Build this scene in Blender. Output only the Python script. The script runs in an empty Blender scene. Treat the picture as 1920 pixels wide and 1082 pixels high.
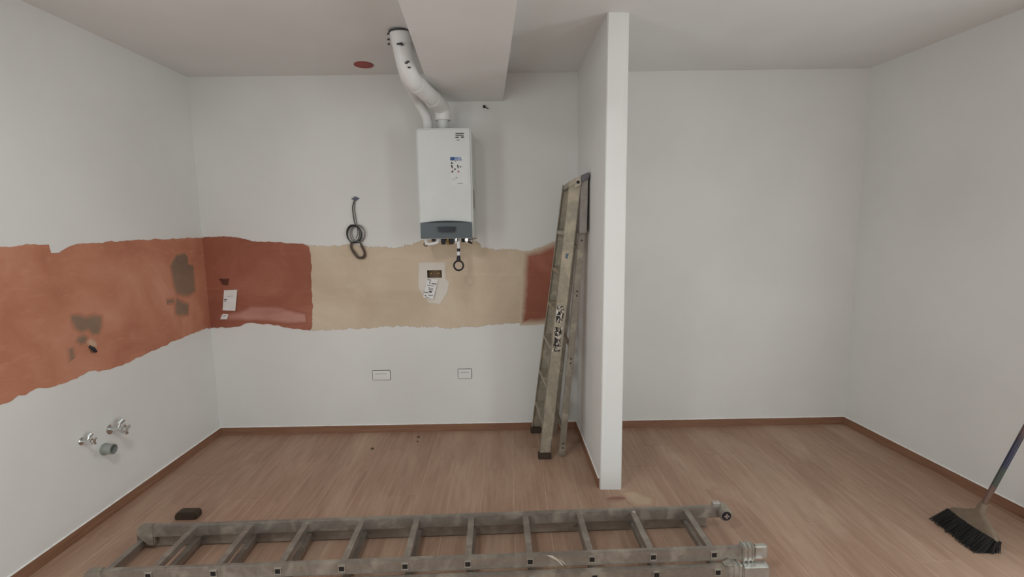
import bpy, bmesh, math, random
from mathutils import Vector, Matrix
random.seed(7)
S = bpy.context.scene
COL = S.collection

# ------------------------------------------------------------------ camera
cd = bpy.data.cameras.new('camera'); cam = bpy.data.objects.new('camera', cd); COL.objects.link(cam)
cd.sensor_fit = 'HORIZONTAL'; cd.sensor_width = 36.0; cd.lens = 929.0 / 1920 * 36.0; cd.clip_start = 0.02
rx, ux, wx = Vector((.99984883, -.0090448, -.01484974)), Vector((.01587861, .12698696, .99177728)), Vector((.0070847, .99186315, -.12711138))
cam.matrix_world = Matrix(((rx.x, ux.x, -wx.x, 0), (rx.y, ux.y, -wx.y, 0), (rx.z, ux.z, -wx.z, 1.6086), (0, 0, 0, 1)))
S.camera = cam

# ------------------------------------------------------------------ world, daylight, exposure
w = bpy.data.worlds.new('world'); S.world = w; w.use_nodes = True
w.node_tree.nodes['Background'].inputs[0].default_value = (.75, .87, 1, 1)
w.node_tree.nodes['Background'].inputs[1].default_value = 0.3
def area(name, loc, direction, sx, sy, power, col):
    l = bpy.data.lights.new(name, 'AREA'); l.shape = 'RECTANGLE'; l.size = sx; l.size_y = sy; l.energy = power; l.color = col
    o = bpy.data.objects.new(name, l); COL.objects.link(o); o.location = loc
    o.rotation_euler = Vector(direction).to_track_quat('-Z', 'Y').to_euler(); return o
area('daylight_side_window_near', (2.875, -.5, 1.25), (-1, -.08, 0), .9, 2.2, 40, (.90, .97, 1))
area('daylight_side_window_far', (2.795, 1.5, 1.25), (-1, -.08, 0), .6, 2.2, 19, (.91, .97, 1))
area('daylight_left_window', (-2.27, .6, 1.25), (1, 0, 0), .9, 2.2, 23, (.90, .98, 1))
area('daylight_rear_window', (-1.6, -1.27, 1.25), (0, 1, 0), 1.2, 2.2, 9, (.90, .98, 1))
S.view_settings.view_transform = 'Standard'; S.view_settings.look = 'None'; S.view_settings.gamma = 1
S.view_settings.exposure = -0.06; S.view_settings.use_curve_mapping = False

# ------------------------------------------------------------------ materials
def lin(r, g, b):
    f = lambda c: (c / 255 / 12.92) if c <= 10 else ((c / 255 + .055) / 1.055) ** 2.4
    return (f(r), f(g), f(b), 1)
class NT:
    def __init__(s, name, rough=.6, metal=0):
        s.m = bpy.data.materials.new(name); s.m.use_nodes = True; s.t = s.m.node_tree; s.n = s.t.nodes
        s.b = s.n['Principled BSDF']; s.b.inputs['Roughness'].default_value = rough; s.b.inputs['Metallic'].default_value = metal
        s.tc = s.n.new('ShaderNodeTexCoord')
    def link(s, a, b): s.t.links.new(a, b)
    def vec(s, scale=(1, 1, 1), src='Object', off=None):
        mp = s.n.new('ShaderNodeMapping'); mp.inputs['Scale'].default_value = scale
        s.link(s.tc.outputs[src], mp.inputs[0])
        if off is not None: s.link(off, mp.inputs['Location'])
        return mp.outputs[0]
    def noise(s, v, scale, detail=4, rough=.55, dist=0):
        n = s.n.new('ShaderNodeTexNoise'); n.inputs['Scale'].default_value = scale; n.inputs['Detail'].default_value = detail
        n.inputs['Roughness'].default_value = rough; n.inputs['Distortion'].default_value = dist; s.link(v, n.inputs['Vector']); return n.outputs[0]
    def ramp(s, fac, stops):
        r = s.n.new('ShaderNodeValToRGB'); e = r.color_ramp.elements
        while len(e) < len(stops): e.new(.5)
        for i, (p, c) in enumerate(stops): e[i].position = p; e[i].color = c if len(c) == 4 else (*c, 1)
        s.link(fac, r.inputs[0]); return r.outputs[0]
    def mix(s, fac, a, b, blend='MIX'):
        x = s.n.new('ShaderNodeMix'); x.data_type = 'RGBA'; x.blend_type = blend
        for i, v in ((0, fac), (6, a), (7, b)):
            if hasattr(v, 'links') or hasattr(v, 'is_linked'): s.link(v, x.inputs[i])
            else: x.inputs[i].default_value = v
        return x.outputs[2]
    def math(s, op, a, b=0.0, clamp=False):
        x = s.n.new('ShaderNodeMath'); x.operation = op; x.use_clamp = clamp
        for i, v in ((0, a), (1, b)):
            if hasattr(v, 'is_linked'): s.link(v, x.inputs[i])
            else: x.inputs[i].default_value = v
        return x.outputs[0]
    def color(s, c):
        if hasattr(c, 'is_linked'): s.link(c, s.b.inputs['Base Color'])
        else: s.b.inputs['Base Color'].default_value = c
    def bump(s, h, strength=.2, dist=.002):
        b = s.n.new('ShaderNodeBump'); b.inputs['Strength'].default_value = strength; b.inputs['Distance'].default_value = dist
        s.link(h, b.inputs['Height']); s.link(b.outputs[0], s.b.inputs['Normal'])

PAINT = (.79, .778, .752, 1)
def wall_paint(name, c):
    k = NT(name, .75); v = k.vec()
    n = k.noise(v, 1.3, 3); d = (c[0] * .94, c[1] * .94, c[2] * .935, 1)
    k.color(k.ramp(n, [(.35, d), (.65, c)])); k.bump(k.noise(v, 220, 3), .10, .001); return k.m
M = {}
M['paint'] = wall_paint('white_wall_paint', PAINT)
M['ceiling'] = wall_paint('white_ceiling_paint', (.787, .778, .766, 1))

def plain(name, c, rough=.5, metal=0, var=.12, scale=30, bump=0):
    k = NT(name, rough, metal); v = k.vec(); n = k.noise(v, scale, 4)
    lo = tuple(x * (1 - var) for x in c[:3]); hi = tuple(min(1, x * (1 + var)) for x in c[:3])
    k.color(k.ramp(n, [(.3, lo), (.7, hi)]))
    if bump: k.bump(k.noise(v, scale * 4, 3), bump, .001)
    return k.m

def band_mat(name, dark, mid, light, under=None, streak=(1, 1, 1), rough=.7, smear=.35):
    """skim-coat colour, thinning out along its brushed rim (attribute 'fade')"""
    k = NT(name, rough); v = k.vec(streak)
    n1 = k.noise(v, 2.2, 6, .6, .6); n2 = k.noise(k.vec((1, 3, 9)), 3.0, 5, .65)
    c = k.ramp(n1, [(.30, dark), (.5, mid), (.72, light)])
    c = k.mix(k.math('MULTIPLY', k.ramp(n2, [(.55, (0, 0, 0)), (.75, (1, 1, 1))]), smear), c, light)
    at = k.n.new('ShaderNodeAttribute'); at.attribute_name = 'fade'
    e = k.noise(k.vec(), 26, 5, .65)
    f = k.math('ADD', at.outputs['Fac'], k.math('MULTIPLY', k.math('SUBTRACT', e, .5), .4 if under else 1.4))
    f = k.ramp(f, [(.10, (0, 0, 0)), (.90, (1, 1, 1))] if under else [(.44, (0, 0, 0)), (.50, (1, 1, 1))])
    k.bump(k.noise(k.vec(), 60, 4), .15, .002)
    if under: k.color(k.mix(f, under, c))      # feathered by hand into the coat below
    else: k.color(c); k.link(f, k.b.inputs['Alpha'])
    return k.m
OR_L = lin(208, 150, 124); OR_M = lin(194, 130, 102); OR_D = lin(176, 110, 84)
M['orange_left'] = band_mat('terracotta_undercoat', OR_D, OR_M, OR_L, smear=.6)
M['orange_soft'] = band_mat('terracotta_undercoat_thin', lin(144, 84, 64), lin(158, 94, 73), lin(178, 114, 94), under=lin(205, 187, 163))
M['orange_back'] = band_mat('terracotta_undercoat_fresh', lin(144, 84, 64), lin(158, 94, 73), lin(178, 114, 94))
M['beige'] = band_mat('beige_skim_plaster', lin(196, 176, 152), lin(209, 190, 166), lin(220, 204, 182))
M['grey_patch'] = band_mat('grey_cement_patch', lin(118, 96, 80), lin(134, 110, 92), lin(150, 122, 102), under=OR_M)
M['white_patch'] = band_mat('white_filler_patch', lin(208, 198, 184), lin(222, 213, 202), lin(230, 223, 213), under=lin(205, 187, 163))
M['pink_patch'] = band_mat('pink_filler_smear', lin(170, 112, 98), lin(184, 128, 114), lin(200, 150, 136), under=lin(156, 92, 71))
M['cream_patch'] = band_mat('cream_filler_patch', lin(190, 150, 125), lin(205, 170, 145), lin(215, 185, 160), under=OR_M)
M['recess_shade'] = band_mat('dark_recess_stain', lin(70, 34, 22), lin(84, 44, 30), lin(110, 60, 45), under=lin(156, 92, 71))  # shade inside an open wall recess, put into the colour

M['stain'] = band_mat('reddish_floor_stain', lin(132, 92, 80), lin(142, 100, 86), lin(152, 112, 96), under=lin(170, 138, 116))
M['dust'] = band_mat('pale_dust', lin(180, 156, 132), lin(190, 166, 142), lin(200, 178, 154), under=lin(170, 138, 116))

def floor_wood():
    k = NT('worn_oak_laminate', .48)
    oi = k.n.new('ShaderNodeObjectInfo'); cmb = k.n.new('ShaderNodeCombineXYZ')
    k.link(k.math('MULTIPLY', oi.outputs['Random'], 37.0), cmb.inputs[0]); k.link(k.math('MULTIPLY', oi.outputs['Random'], 91.0), cmb.inputs[1])
    g = k.noise(k.vec((14, .9, 1), 'Object', cmb.outputs[0]), 3.0, 6, .6, .4)
    c = k.ramp(g, [(.25, lin(150, 119, 99)), (.5, lin(165, 133, 112)), (.78, lin(180, 148, 126))])
    pl = k.ramp(oi.outputs['Random'], [(0, (.93, .93, .93)), (1, (1.0, 1.0, 1.0))])
    c = k.mix(1.0, c, pl, 'MULTIPLY')
    geo = k.n.new('ShaderNodeNewGeometry')
    mp = k.n.new('ShaderNodeMapping'); mp.inputs['Scale'].default_value = (2.6, .55, 1); k.link(geo.outputs['Position'], mp.inputs[0])
    du = k.noise(mp.outputs[0], 1.6, 6, .62, .5)
    c = k.mix(k.math('MULTIPLY', k.ramp(du, [(.45, (0, 0, 0)), (.72, (1, 1, 1))]), .6), c, lin(198, 172, 150))
    k.color(c); k.link(k.ramp(du, [(.3, (.40, .40, .40)), (.7, (.62, .62, .62))]), k.b.inputs['Roughness'])
    k.b.inputs['Specular IOR Level'].default_value = .35
    k.bump(g, .06, .001); return k.m
M['floor'] = floor_wood()
M['subfloor'] = plain('dust_filled_joints', lin(186, 158, 136), .9)
def base_wood():
    k = NT('oak_skirting', .5); g = k.noise(k.vec((2, 2, 30)), 2.0, 5, .6)
    k.color(k.ramp(g, [(.3, lin(126, 90, 68)), (.7, lin(152, 112, 88))])); return k.m
M['base'] = base_wood()
M['caulk'] = plain('white_caulk', (.85, .83, .80), .6)

def alu(name, c, smear, amt, rough=.42, metal=.75):
    k = NT(name, rough, metal); v = k.vec()
    n = k.noise(v, 9, 6, .62, .5); n2 = k.noise(v, 38, 5, .65)
    base = k.ramp(n2, [(.3, tuple(x * .8 for x in c[:3])), (.7, c)])
    f = k.ramp(n, [(.5 - .02, (0, 0, 0)), (.66, (amt, amt, amt))])
    k.color(k.mix(f, base, smear))
    k.link(k.math('SUBTRACT', metal, k.math('MULTIPLY', f, metal)), k.b.inputs['Metallic'])
    k.bump(n2, .12, .001); return k.m
M['alu_floor'] = alu('dusty_ladder_aluminium', lin(158, 150, 141), lin(166, 154, 138), .6, .42, .7)
M['alu_step'] = alu('plastered_ladder_aluminium', lin(176, 168, 152), lin(196, 184, 160), .9, .5, .55)
M['alu_bright'] = alu('crumpled_bright_aluminium', lin(205, 204, 198), lin(190, 186, 176), .4, .3, .85)
M['alu_rear'] = alu('grey_ladder_aluminium', lin(160, 152, 140), lin(184, 174, 154), .7, .5, .6)
M['black_rubber'] = plain('black_rubber', lin(30, 28, 27), .65)
M['dark_brown'] = plain('dark_brown_rubber', lin(62, 48, 38), .7)
M['hollow'] = plain('painted_tube_shade', lin(28, 22, 18), .9)  # black colour stands for the shade inside the rung ends
M['boiler'] = plain('white_enamel', (.66, .67, .645), .35, 0, .03, 6)
M['label_sheet'] = plain('label_sheet', (.70, .71, .69), .5, 0, .02)
M['panel'] = plain('slate_grey_plastic', lin(84, 92, 96), .4, 0, .06, 10)
M['display'] = plain('black_display', lin(18, 21, 26), .2)
M['pipe'] = plain('white_pipe_plastic', (.80, .79, .775), .45, 0, .06, 8)
M['pipe_mark'] = plain('dark_print', lin(60, 58, 60), .6)
M['chrome'] = plain('chrome', (.70, .71, .70), .18, 1, .05, 20)
M['brass'] = plain('dull_brass', lin(150, 128, 84), .35, .8)
M['black'] = plain('black_plastic', lin(24, 20, 28), .45)
M['paper'] = plain('white_paper', (.84, .82, .80), .8, 0, .05, 40)
M['ink'] = plain('dark_ink', lin(70, 64, 62), .8)
M['ink_blue'] = plain('blue_ink', lin(52, 84, 140), .6)
M['ink_paleblue'] = plain('pale_blue_ink', lin(128, 150, 190), .6)
M['ink_red'] = plain('red_ink', lin(176, 80, 78), .6)
M['cable_dark'] = plain('dark_cable_sheath', lin(46, 50, 48), .5)
M['cable_grey'] = plain('grey_cable_sheath', lin(118, 112, 106), .5)
M['cable_brown'] = plain('brown_cable_sheath', lin(88, 74, 62), .5)
M['conduit'] = plain('grey_violet_conduit', lin(92, 90, 108), .5)
M['red_cap'] = plain('red_brown_plastic', lin(150, 46, 38), .5, 0, .2, 14)
M['box_in'] = plain('brown_box_inside', lin(122, 98, 74), .8, 0, .25, 25)
M['plate'] = plain('white_switch_plastic', (.80, .785, .765), .4, 0, .02)
M['plate_dark'] = plain('mid_grey_plastic', lin(150, 142, 136), .6)  # even mid-grey plastic for clip and bracket
M['slot_grey'] = plain('grey_slot', lin(178, 170, 163), .6)
M['pvc'] = plain('grey_green_drain_plastic', lin(150, 154, 148), .4)
M['bristle'] = plain('black_bristles', lin(26, 24, 22), .8)
M['broom_cap'] = plain('taupe_broom_plastic', lin(118, 102, 85), .5)
def handle_mat():
    k = NT('printed_broom_handle', .4); sp = k.n.new('ShaderNodeSeparateXYZ'); k.link(k.tc.outputs['Object'], sp.inputs[0])
    n = k.noise(k.vec((4, 4, 22)), 1.0, 4)
    z = k.math('ADD', sp.outputs[2], k.math('MULTIPLY', k.math('SUBTRACT', n, .5), .05))
    k.color(k.ramp(z, [(.0, lin(104, 76, 62)), (.13, lin(100, 72, 60)), (.15, lin(62, 66, 56)), (.23, lin(52, 60, 54)), (.26, lin(34, 36, 62)), (.36, lin(44, 40, 64)), (.40, lin(46, 42, 52)), (.46, lin(92, 66, 62)), (1, lin(96, 68, 64))])); return k.m
M['handle'] = handle_mat()
def label_mat():
    k = NT('torn_black_and_white_label', .6); n = k.noise(k.vec((1, 1, .6)), 62, 4, .6, .8)
    k.color(k.ramp(n, [(.40, lin(24, 22, 24)), (.50, lin(40, 38, 40)), (.54, lin(190, 178, 160)), (.62, lin(226, 220, 210))])); return k.m
M['torn_label'] = label_mat()
M['splash'] = plain('dried_plaster', lin(186, 174, 160), .8)
M['lilac'] = plain('lilac_grey_plastic', lin(112, 106, 112), .5)
M['blue_spot'] = plain('blue_paint_spot', lin(96, 112, 132), .6)
M['glass_frame'] = plain('white_window_frame', (.8, .8, .8), .4)

# ------------------------------------------------------------------ mesh helpers
class MB:
    def __init__(s): s.v = []; s.f = []
    def add(s, vs, fs):
        o = len(s.v); s.v += [tuple(x) for x in vs]; s.f += [tuple(i + o for i in f) for f in fs]; return s
    def hexa(s, p):   # 8 corners: bottom loop of 4, top loop of 4
        return s.add(p, [(3, 2, 1, 0), (4, 5, 6, 7), (0, 1, 5, 4), (1, 2, 6, 5), (2, 3, 7, 6), (3, 0, 4, 7)])
    def box(s, a, b):
        x0, y0, z0 = a; x1, y1, z1 = b
        return s.hexa([(x0, y0, z0), (x1, y0, z0), (x1, y1, z0), (x0, y1, z0), (x0, y0, z1), (x1, y0, z1), (x1, y1, z1), (x0, y1, z1)])
    def tube(s, pts, r, seg=12, cap=True, closed=False):
        P = [Vector(p) for p in pts]; n = len(P); R = r if isinstance(r, (list, tuple)) else [r] * n
        up = None; rings = []
        for i in range(n):
            if closed: t = (P[(i + 1) % n] - P[i - 1]).normalized()
            else: t = (P[min(i + 1, n - 1)] - P[max(i - 1, 0)]).normalized()
            if up is None: up = t.orthogonal().normalized()
            up = (up - t * up.dot(t)).normalized(); bi = t.cross(up)
            rings.append([P[i] + (up * math.cos(a) + bi * math.sin(a)) * R[i] for a in [2 * math.pi * j / seg for j in range(seg)]])
        fs = []
        for i in range(n if closed else n - 1):
            k = (i + 1) % n
            for j in range(seg):
                fs.append((i * seg + j, i * seg + (j + 1) % seg, k * seg + (j + 1) % seg, k * seg + j))
        if cap and not closed: fs += [tuple(reversed(range(seg))), tuple((n - 1) * seg + j for j in range(seg))]
        return s.add([v for r_ in rings for v in r_], fs)
    def ring(s, c, axis, r, tr, seg=28, ts=8, sx=1, sy=1):
        q = Vector(axis).to_track_quat('Z', 'Y'); c = Vector(c)
        return s.tube([c + q @ Vector((r * sx * math.cos(a), r * sy * math.sin(a), 0)) for a in [2 * math.pi * i / seg for i in range(seg)]], tr, ts, closed=True)
    def prism(s, poly, d):   # poly: 3-D points, d: extrude vector
        d = Vector(d); n = len(poly); a = [Vector(p) for p in poly]; b = [p + d for p in a]
        return s.add(a + b, [tuple(reversed(range(n))), tuple(range(n, 2 * n))] + [(i, (i + 1) % n, n + (i + 1) % n, n + i) for i in range(n)])
    def sqtube(s, a, b, h, t, upv=(0, 0, 1)):   # hollow square tube, half size h, wall t
        a, b = Vector(a), Vector(b); d = (b - a).normalized(); u = Vector(upv); u = (u - d * u.dot(d)).normalized(); w_ = d.cross(u)
        c = [(-1, -1), (1, -1), (1, 1), (-1, 1)]
        L = lambda p, k: [p + u * x * k + w_ * y * k for x, y in c]
        vs = L(a, h) + L(b, h) + L(a, h - t) + L(b, h - t); fs = []
        for i in range(4):
            j = (i + 1) % 4
            fs += [(i, j, 4 + j, 4 + i), (8 + j, 8 + i, 12 + i, 12 + j), (j, i, 8 + i, 8 + j), (4 + i, 4 + j, 12 + j, 12 + i)]
        return s.add(vs, fs)
    def build(s, name, mat, parent=None, bevel=0, smooth=False, bseg=2):
        me = bpy.data.meshes.new(name); me.from_pydata(s.v, [], s.f)
        bm = bmesh.new(); bm.from_mesh(me); bmesh.ops.recalc_face_normals(bm, faces=bm.faces)
        if bevel:
            bmesh.ops.bevel(bm, geom=[e for e in bm.edges if e.is_manifold and e.calc_face_angle(0) > .6], offset=bevel, segments=bseg, affect='EDGES', clamp_overlap=True)
        for f in bm.faces: f.smooth = smooth
        bm.to_mesh(me); bm.free()
        if smooth:
            try: me.set_sharp_from_angle(angle=.7)
            except Exception: pass
        me.materials.append(M[mat]); o = bpy.data.objects.new(name, me); COL.objects.link(o)
        if parent is not None: o.parent = parent; o.matrix_parent_inverse = Matrix.Identity(4)
        return o
def bz(pts, n=10):   # rounded polyline through 3-D points (Catmull-Rom)
    P = [Vector(p) for p in pts]; P = [P[0] * 2 - P[1]] + P + [P[-1] * 2 - P[-2]]; out = []
    for i in range(1, len(P) - 2):
        for j in range(n):
            t = j / n; a, b, c, d = P[i - 1:i + 3]
            out.append(.5 * ((2 * b) + (c - a) * t + (2 * a - 5 * b + 4 * c - d) * t * t + (3 * b - a - 3 * c + d) * t ** 3))
    return out + [P[-2]]
def fillet(pts, r, n=6):   # polyline with round elbows
    P = [Vector(p) for p in pts]; out = [P[0]]
    for i in range(1, len(P) - 1):
        a = (P[i - 1] - P[i]); b = (P[i + 1] - P[i]); k = min(r, a.length * .49, b.length * .49)
        A = P[i] + a.normalized() * k; B = P[i] + b.normalized() * k
        for j in range(n + 1):
            t = j / n; out.append(A * (1 - t) ** 2 + P[i] * 2 * t * (1 - t) + B * t * t)
    return out + [P[-1]]
def tag(o, label, cat, group=None):
    o['label'] = label; o['category'] = cat
    if group: o['group'] = group
    return o
def thing(name, label, cat, loc=(0, 0, 0), group=None):
    o = bpy.data.objects.new(name, None); COL.objects.link(o); o.location = loc; o.empty_display_size = .1
    return tag(o, label, cat, group)
def child(b, name, mat, root, **k):   # geometry given in world coordinates under a thing
    L = Vector(root.location); b.v = [tuple(Vector(v) - L) for v in b.v]; return b.build(name, mat, root, **k)
def struct(b, name, mat, label, **k):
    o = b.build(name, mat, **k); o['kind'] = 'structure'; o['label'] = label; return o

# ------------------------------------------------------------------ the room
D, XL, XR, H, YR = 3.754, -2.289, 2.653, 2.70, -1.3
KR = .08365
def xr(y): return XR + KR * (D - y)
XRR = xr(YR)

# floor: underlay slab + single planks
fl = struct(MB().box((XL - .1, YR - .1, -.10), (XRR + .1, D + .1, -.0012)), 'floor', 'subfloor', 'worn pinkish oak laminate floor with planks running towards the back wall')
PW, PL = .192, 1.285
pb = MB().box((0, 0, -.006), (PW - .005, PL - .001, 0)); pm = pb.build('plank', 'floor', fl, bevel=.0012, bseg=1); first = True
cutmesh = {}
def plank(x0, y0, wd, ln):
    global first
    if wd < .02 or ln < .03: return
    full = abs(wd - PW) < 1e-6 and abs(ln - PL) < 1e-6
    if full:
        o = pm if first else pm.copy()
        if not first: COL.objects.link(o)
        first = False
    else:
        o = MB().box((0, 0, -.006), (wd - .005, ln - .001, 0)).build('plank', 'floor', fl)
    o.location = (x0, y0, 0); o.parent = fl
x = XL; ci = 0
while x < XRR - .02:
    y = YR - [0, .62, .31, .93, .47][ci % 5] - .1; wd = min(PW, XRR - x)
    while y < D:
        a = max(y, YR); b = min(y + PL, D)
        if x < xr((a + b) / 2): plank(x, a, wd, PL if (a == y and b == y + PL) else b - a)
        y += PL
    x += PW; ci += 1

# back wall with a recessed box opening
bx = (-.615, -.504); bzz = (1.218, 1.277)
m = MB(); xs = [XL - .1, bx[0], bx[1], xr(D) + .1]; zs = [-.1, bzz[0], bzz[1], H + .1]
for i in range(3):
    for j in range(3):
        if i == 1 and j == 1: m.box((xs[1], D + .05, zs[1]), (xs[2], D + .12, zs[2]))
        else: m.box((xs[i], D, zs[j]), (xs[i + 1], D + .12, zs[j + 1]))
wall_back = struct(m, 'wall_back', 'paint', 'white back wall with orange and beige plaster band')
m = MB(); ys = [YR - .1, .15, 1.05, D + .12]; zs = [-.1, .12, 2.36, H + .1]
for i in range(3):
    for j in range(3):
        if not (i == 1 and j == 1): m.box((XL - .12, ys[i], zs[j]), (XL, ys[i + 1], zs[j + 1]))
wall_left = struct(m, 'wall_left', 'paint', 'white left wall with broad orange band')
m = MB()
for ya in (.15, .99): m.box((XL - .09, ya, .12), (XL - .03, ya + .06, 2.36))
for za in (.12, 2.30): m.box((XL - .09, .15, za), (XL - .03, 1.05, za + .06))
struct(m, 'window_4', 'glass_frame', 'white frame of the tall left window')
WY0, WY1, WZ0, WZ1 = -.1, 1.8, .12, 2.36
def rslab(m, y0, y1, z0, z1, d0=0, d1=.12):
    return m.hexa([(xr(y0) + d0, y0, z0), (xr(y0) + d1, y0, z0), (xr(y1) + d1, y1, z0), (xr(y1) + d0, y1, z0), (xr(y0) + d0, y0, z1), (xr(y0) + d1, y0, z1), (xr(y1) + d1, y1, z1), (xr(y1) + d0, y1, z1)])
m = MB(); zs = [-.1, WZ0, WZ1, H + .1]; SW = ((-.95, -.05), (1.2, 1.8)); ys = [YR - .1, -.95, -.05, 1.2, 1.8, D + .12]
for i in range(5):
    for j in range(3):
        if not (i in (1, 3) and j == 1): rslab(m, ys[i], ys[i + 1], zs[j], zs[j + 1])
wall_right = struct(m, 'wall_right', 'paint', 'plain white right wall behind the broom')
for n_, (y0_, y1_) in enumerate(SW):
    m = MB()
    for ya in (y0_, y1_ - .06): rslab(m, ya, ya + .06, WZ0, WZ1, .03, .09)
    for za in (WZ0, WZ1 - .06): rslab(m, y0_, y1_, za, za + .06, .03, .09)
    struct(m, 'window_%d' % (n_ + 2), 'glass_frame', 'white frame of a tall side window')
m = MB(); wx0, wx1, wz0, wz1 = -2.2, -1.0, .12, 2.36
xs = [XL - .1, wx0, wx1, XRR + .1]; zs = [-.1, wz0, wz1, H + .1]
for i in range(3):
    for j in range(3):
        if not (i == 1 and j == 1): m.box((xs[i], YR - .12, zs[j]), (xs[i + 1], YR, zs[j + 1]))
wall_rear = struct(m, 'wall_rear', 'paint', 'white wall behind the camera with a tall window')
m = MB()
for xa in (wx0, (wx0 + wx1) / 2 - .03, wx1 - .06): m.box((xa, YR - .09, wz0), (xa + .06, YR - .03, wz1))
for za in (wz0, wz1 - .06): m.box((wx0, YR - .09, za), (wx1, YR - .03, za + .06))
struct(m, 'window_1', 'glass_frame', 'white frame of the tall rear window')
struct(MB().box((XL - .1, YR - .1, H), (XRR + .1, D + .12, H + .1)), 'ceiling', 'ceiling', 'plain white ceiling')
# dropped box along the ceiling
bl_ = lambda y: -.519 + .0584 * (D - y)
brt = lambda y: -.019 + .0448 * (D - y)
ya, yb = .3, D + .02
struct(MB().hexa([(bl_(ya), ya, 2.505), (brt(ya), ya, 2.505), (brt(yb), yb, 2.505), (bl_(yb), yb, 2.505), (bl_(ya), ya, H + .02), (brt(ya), ya, H + .02), (brt(yb), yb, H + .02), (bl_(yb), yb, H + .02)]), 'trim_1', 'ceiling', 'white boxed ceiling bulkhead above the boiler')
# partition
P0 = [(.539, 2.837, -.02), (.668, 2.833, -.02), (.668, D + .05, -.02), (.526, D + .05, -.02)]
P1 = [(.540, 2.735, H + .02), (.655, 2.745, H + .02), (.668, D + .05, H + .02), (.526, D + .05, H + .02)]
struct(MB().hexa(P0 + P1), 'wall_partition', 'paint', 'white partition stub wall between the two bays', bevel=.004)

def skirt(name, a, b, nrm, label):
    a, b, n = Vector((*a, 0)), Vector((*b, 0)), Vector((*nrm, 0)); t = n * .011; z = Vector((0, 0, .06))
    o = struct(MB().hexa([a, b, b + t, a + t, a + z, b + z, b + t + z, a + t + z]), name, 'base', label)
    z2 = Vector((0, 0, .064)); t2 = n * .0085
    MB().hexa([a + z, b + z, b + t2 + z, a + t2 + z, a + z2, b + z2, b + n * .002 + z2, a + n * .002 + z2]).build('caulk_bead', 'caulk', o)
skirt('baseboard_back', (XL, D), (.526, D), (0, -1), 'low oak skirting below the boiler wall')
skirt('baseboard_alcove', (.668, D), (XR, D), (0, -1), 'low oak skirting at the back of the right bay')
skirt('baseboard_left', (XL, YR), (XL, D), (1, 0), 'low oak skirting along the left wall')
nr = Vector((-1, -KR)).normalized()
skirt('baseboard_right', (XRR, YR), (XR, D), nr, 'low oak skirting along the right wall')
skirt('baseboard_partition', (.5385, 2.86), (.526, D), (-1, 0), 'low oak skirting along the partition')

# ------------------------------------------------------------------ brushed plaster bands (flat coats on the walls)
def coat(name, pts, to3, nrm, mat, parent, rim=.012, lift=.0008, jit=.006, step=.03, label=None, hole=None):
    """irregular skim coat: outline resampled and roughened, with a thin feathered rim"""
    rnd = random.Random(hash(name + str(len(pts))) % 1000 if False else len(name) * 31 + len(pts)); P = []
    n = len(pts); area2 = sum(pts[i][0] * pts[(i + 1) % n][1] - pts[(i + 1) % n][0] * pts[i][1] for i in range(n))
    if area2 < 0: pts = pts[::-1]
    for i in range(n):
        a, b = Vector(pts[i]), Vector(pts[(i + 1) % n]); k = max(1, int((b - a).length / step))
        for j in range(k):
            q = a.lerp(b, j / k); P.append(q + Vector((rnd.uniform(-jit, jit), rnd.uniform(-jit, jit))) * (1 if j else .3))
    n = len(P); I = []
    for i in range(n):
        t = (P[(i + 1) % n] - P[i - 1]).normalized(); I.append(P[i] + Vector((-t.y, t.x)) * rim)
    O = [P[i] - (I[i] - P[i]) for i in range(n)]
    bm = bmesh.new(); N = Vector(nrm)
    ov = [bm.verts.new(Vector(to3(q)) + N * lift) for q in O]; iv = [bm.verts.new(Vector(to3(q)) + N * (lift + .0012)) for q in I]
    for i in range(n): bm.faces.new((ov[i], ov[(i + 1) % n], iv[(i + 1) % n], iv[i]))
    ie = [bm.edges.get((iv[i], iv[(i + 1) % n])) for i in range(n)]
    if hole:
        (h0, h1), (h2, h3) = hole; hv = [bm.verts.new(Vector(to3(q)) + N * (lift + .0012)) for q in ((h0, h2), (h1, h2), (h1, h3), (h0, h3))]
        ie += [bm.edges.new((hv[i], hv[(i + 1) % 4])) for i in range(4)]; iv += hv
    bmesh.ops.triangle_fill(bm, edges=ie, use_beauty=True)
    for f in bm.faces:
        f.normal_update()
        if f.normal.dot(N) < 0: f.normal_flip()
    me = bpy.data.meshes.new(name); bm.verts.index_update(); fade = [0.0] * len(bm.verts)
    for v in iv: fade[v.index] = 1.0
    bm.to_mesh(me); bm.free()
    at = me.attributes.new('fade', 'FLOAT', 'POINT'); at.data.foreach_set('value', fade)
    me.materials.append(M[mat]); o = bpy.data.objects.new(name, me); COL.objects.link(o); o.parent = parent
    if label: o['label'] = label
    return o
onL = lambda q: (XL, q[0], q[1]); onB = lambda q: (q[0], D, q[1]); NL, NB = (1, 0, 0), (0, -1, 0)
left_top = [(1.2, 1.545), (1.7, 1.54), (2.26, 1.545), (2.412, 1.551), (2.501, 1.548), (2.504, 1.502), (2.548, 1.503), (2.648, 1.542), (3.02, 1.55), (3.513, 1.55), (3.77, 1.544)]
left_bot = [(3.77, .861), (3.653, .868), (3.351, .858), (2.955, .828), (2.771, .823), (2.631, .853), (2.579, .845), (2.451, .838), (2.339, .859), (2.159, .841), (1.7, .85), (1.2, .84)]
coat('orange_plaster_band', left_top + left_bot, onL, NL, 'orange_left', wall_left, rim=.006, jit=.005, label='broad matt orange undercoat band on the left wall')
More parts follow.
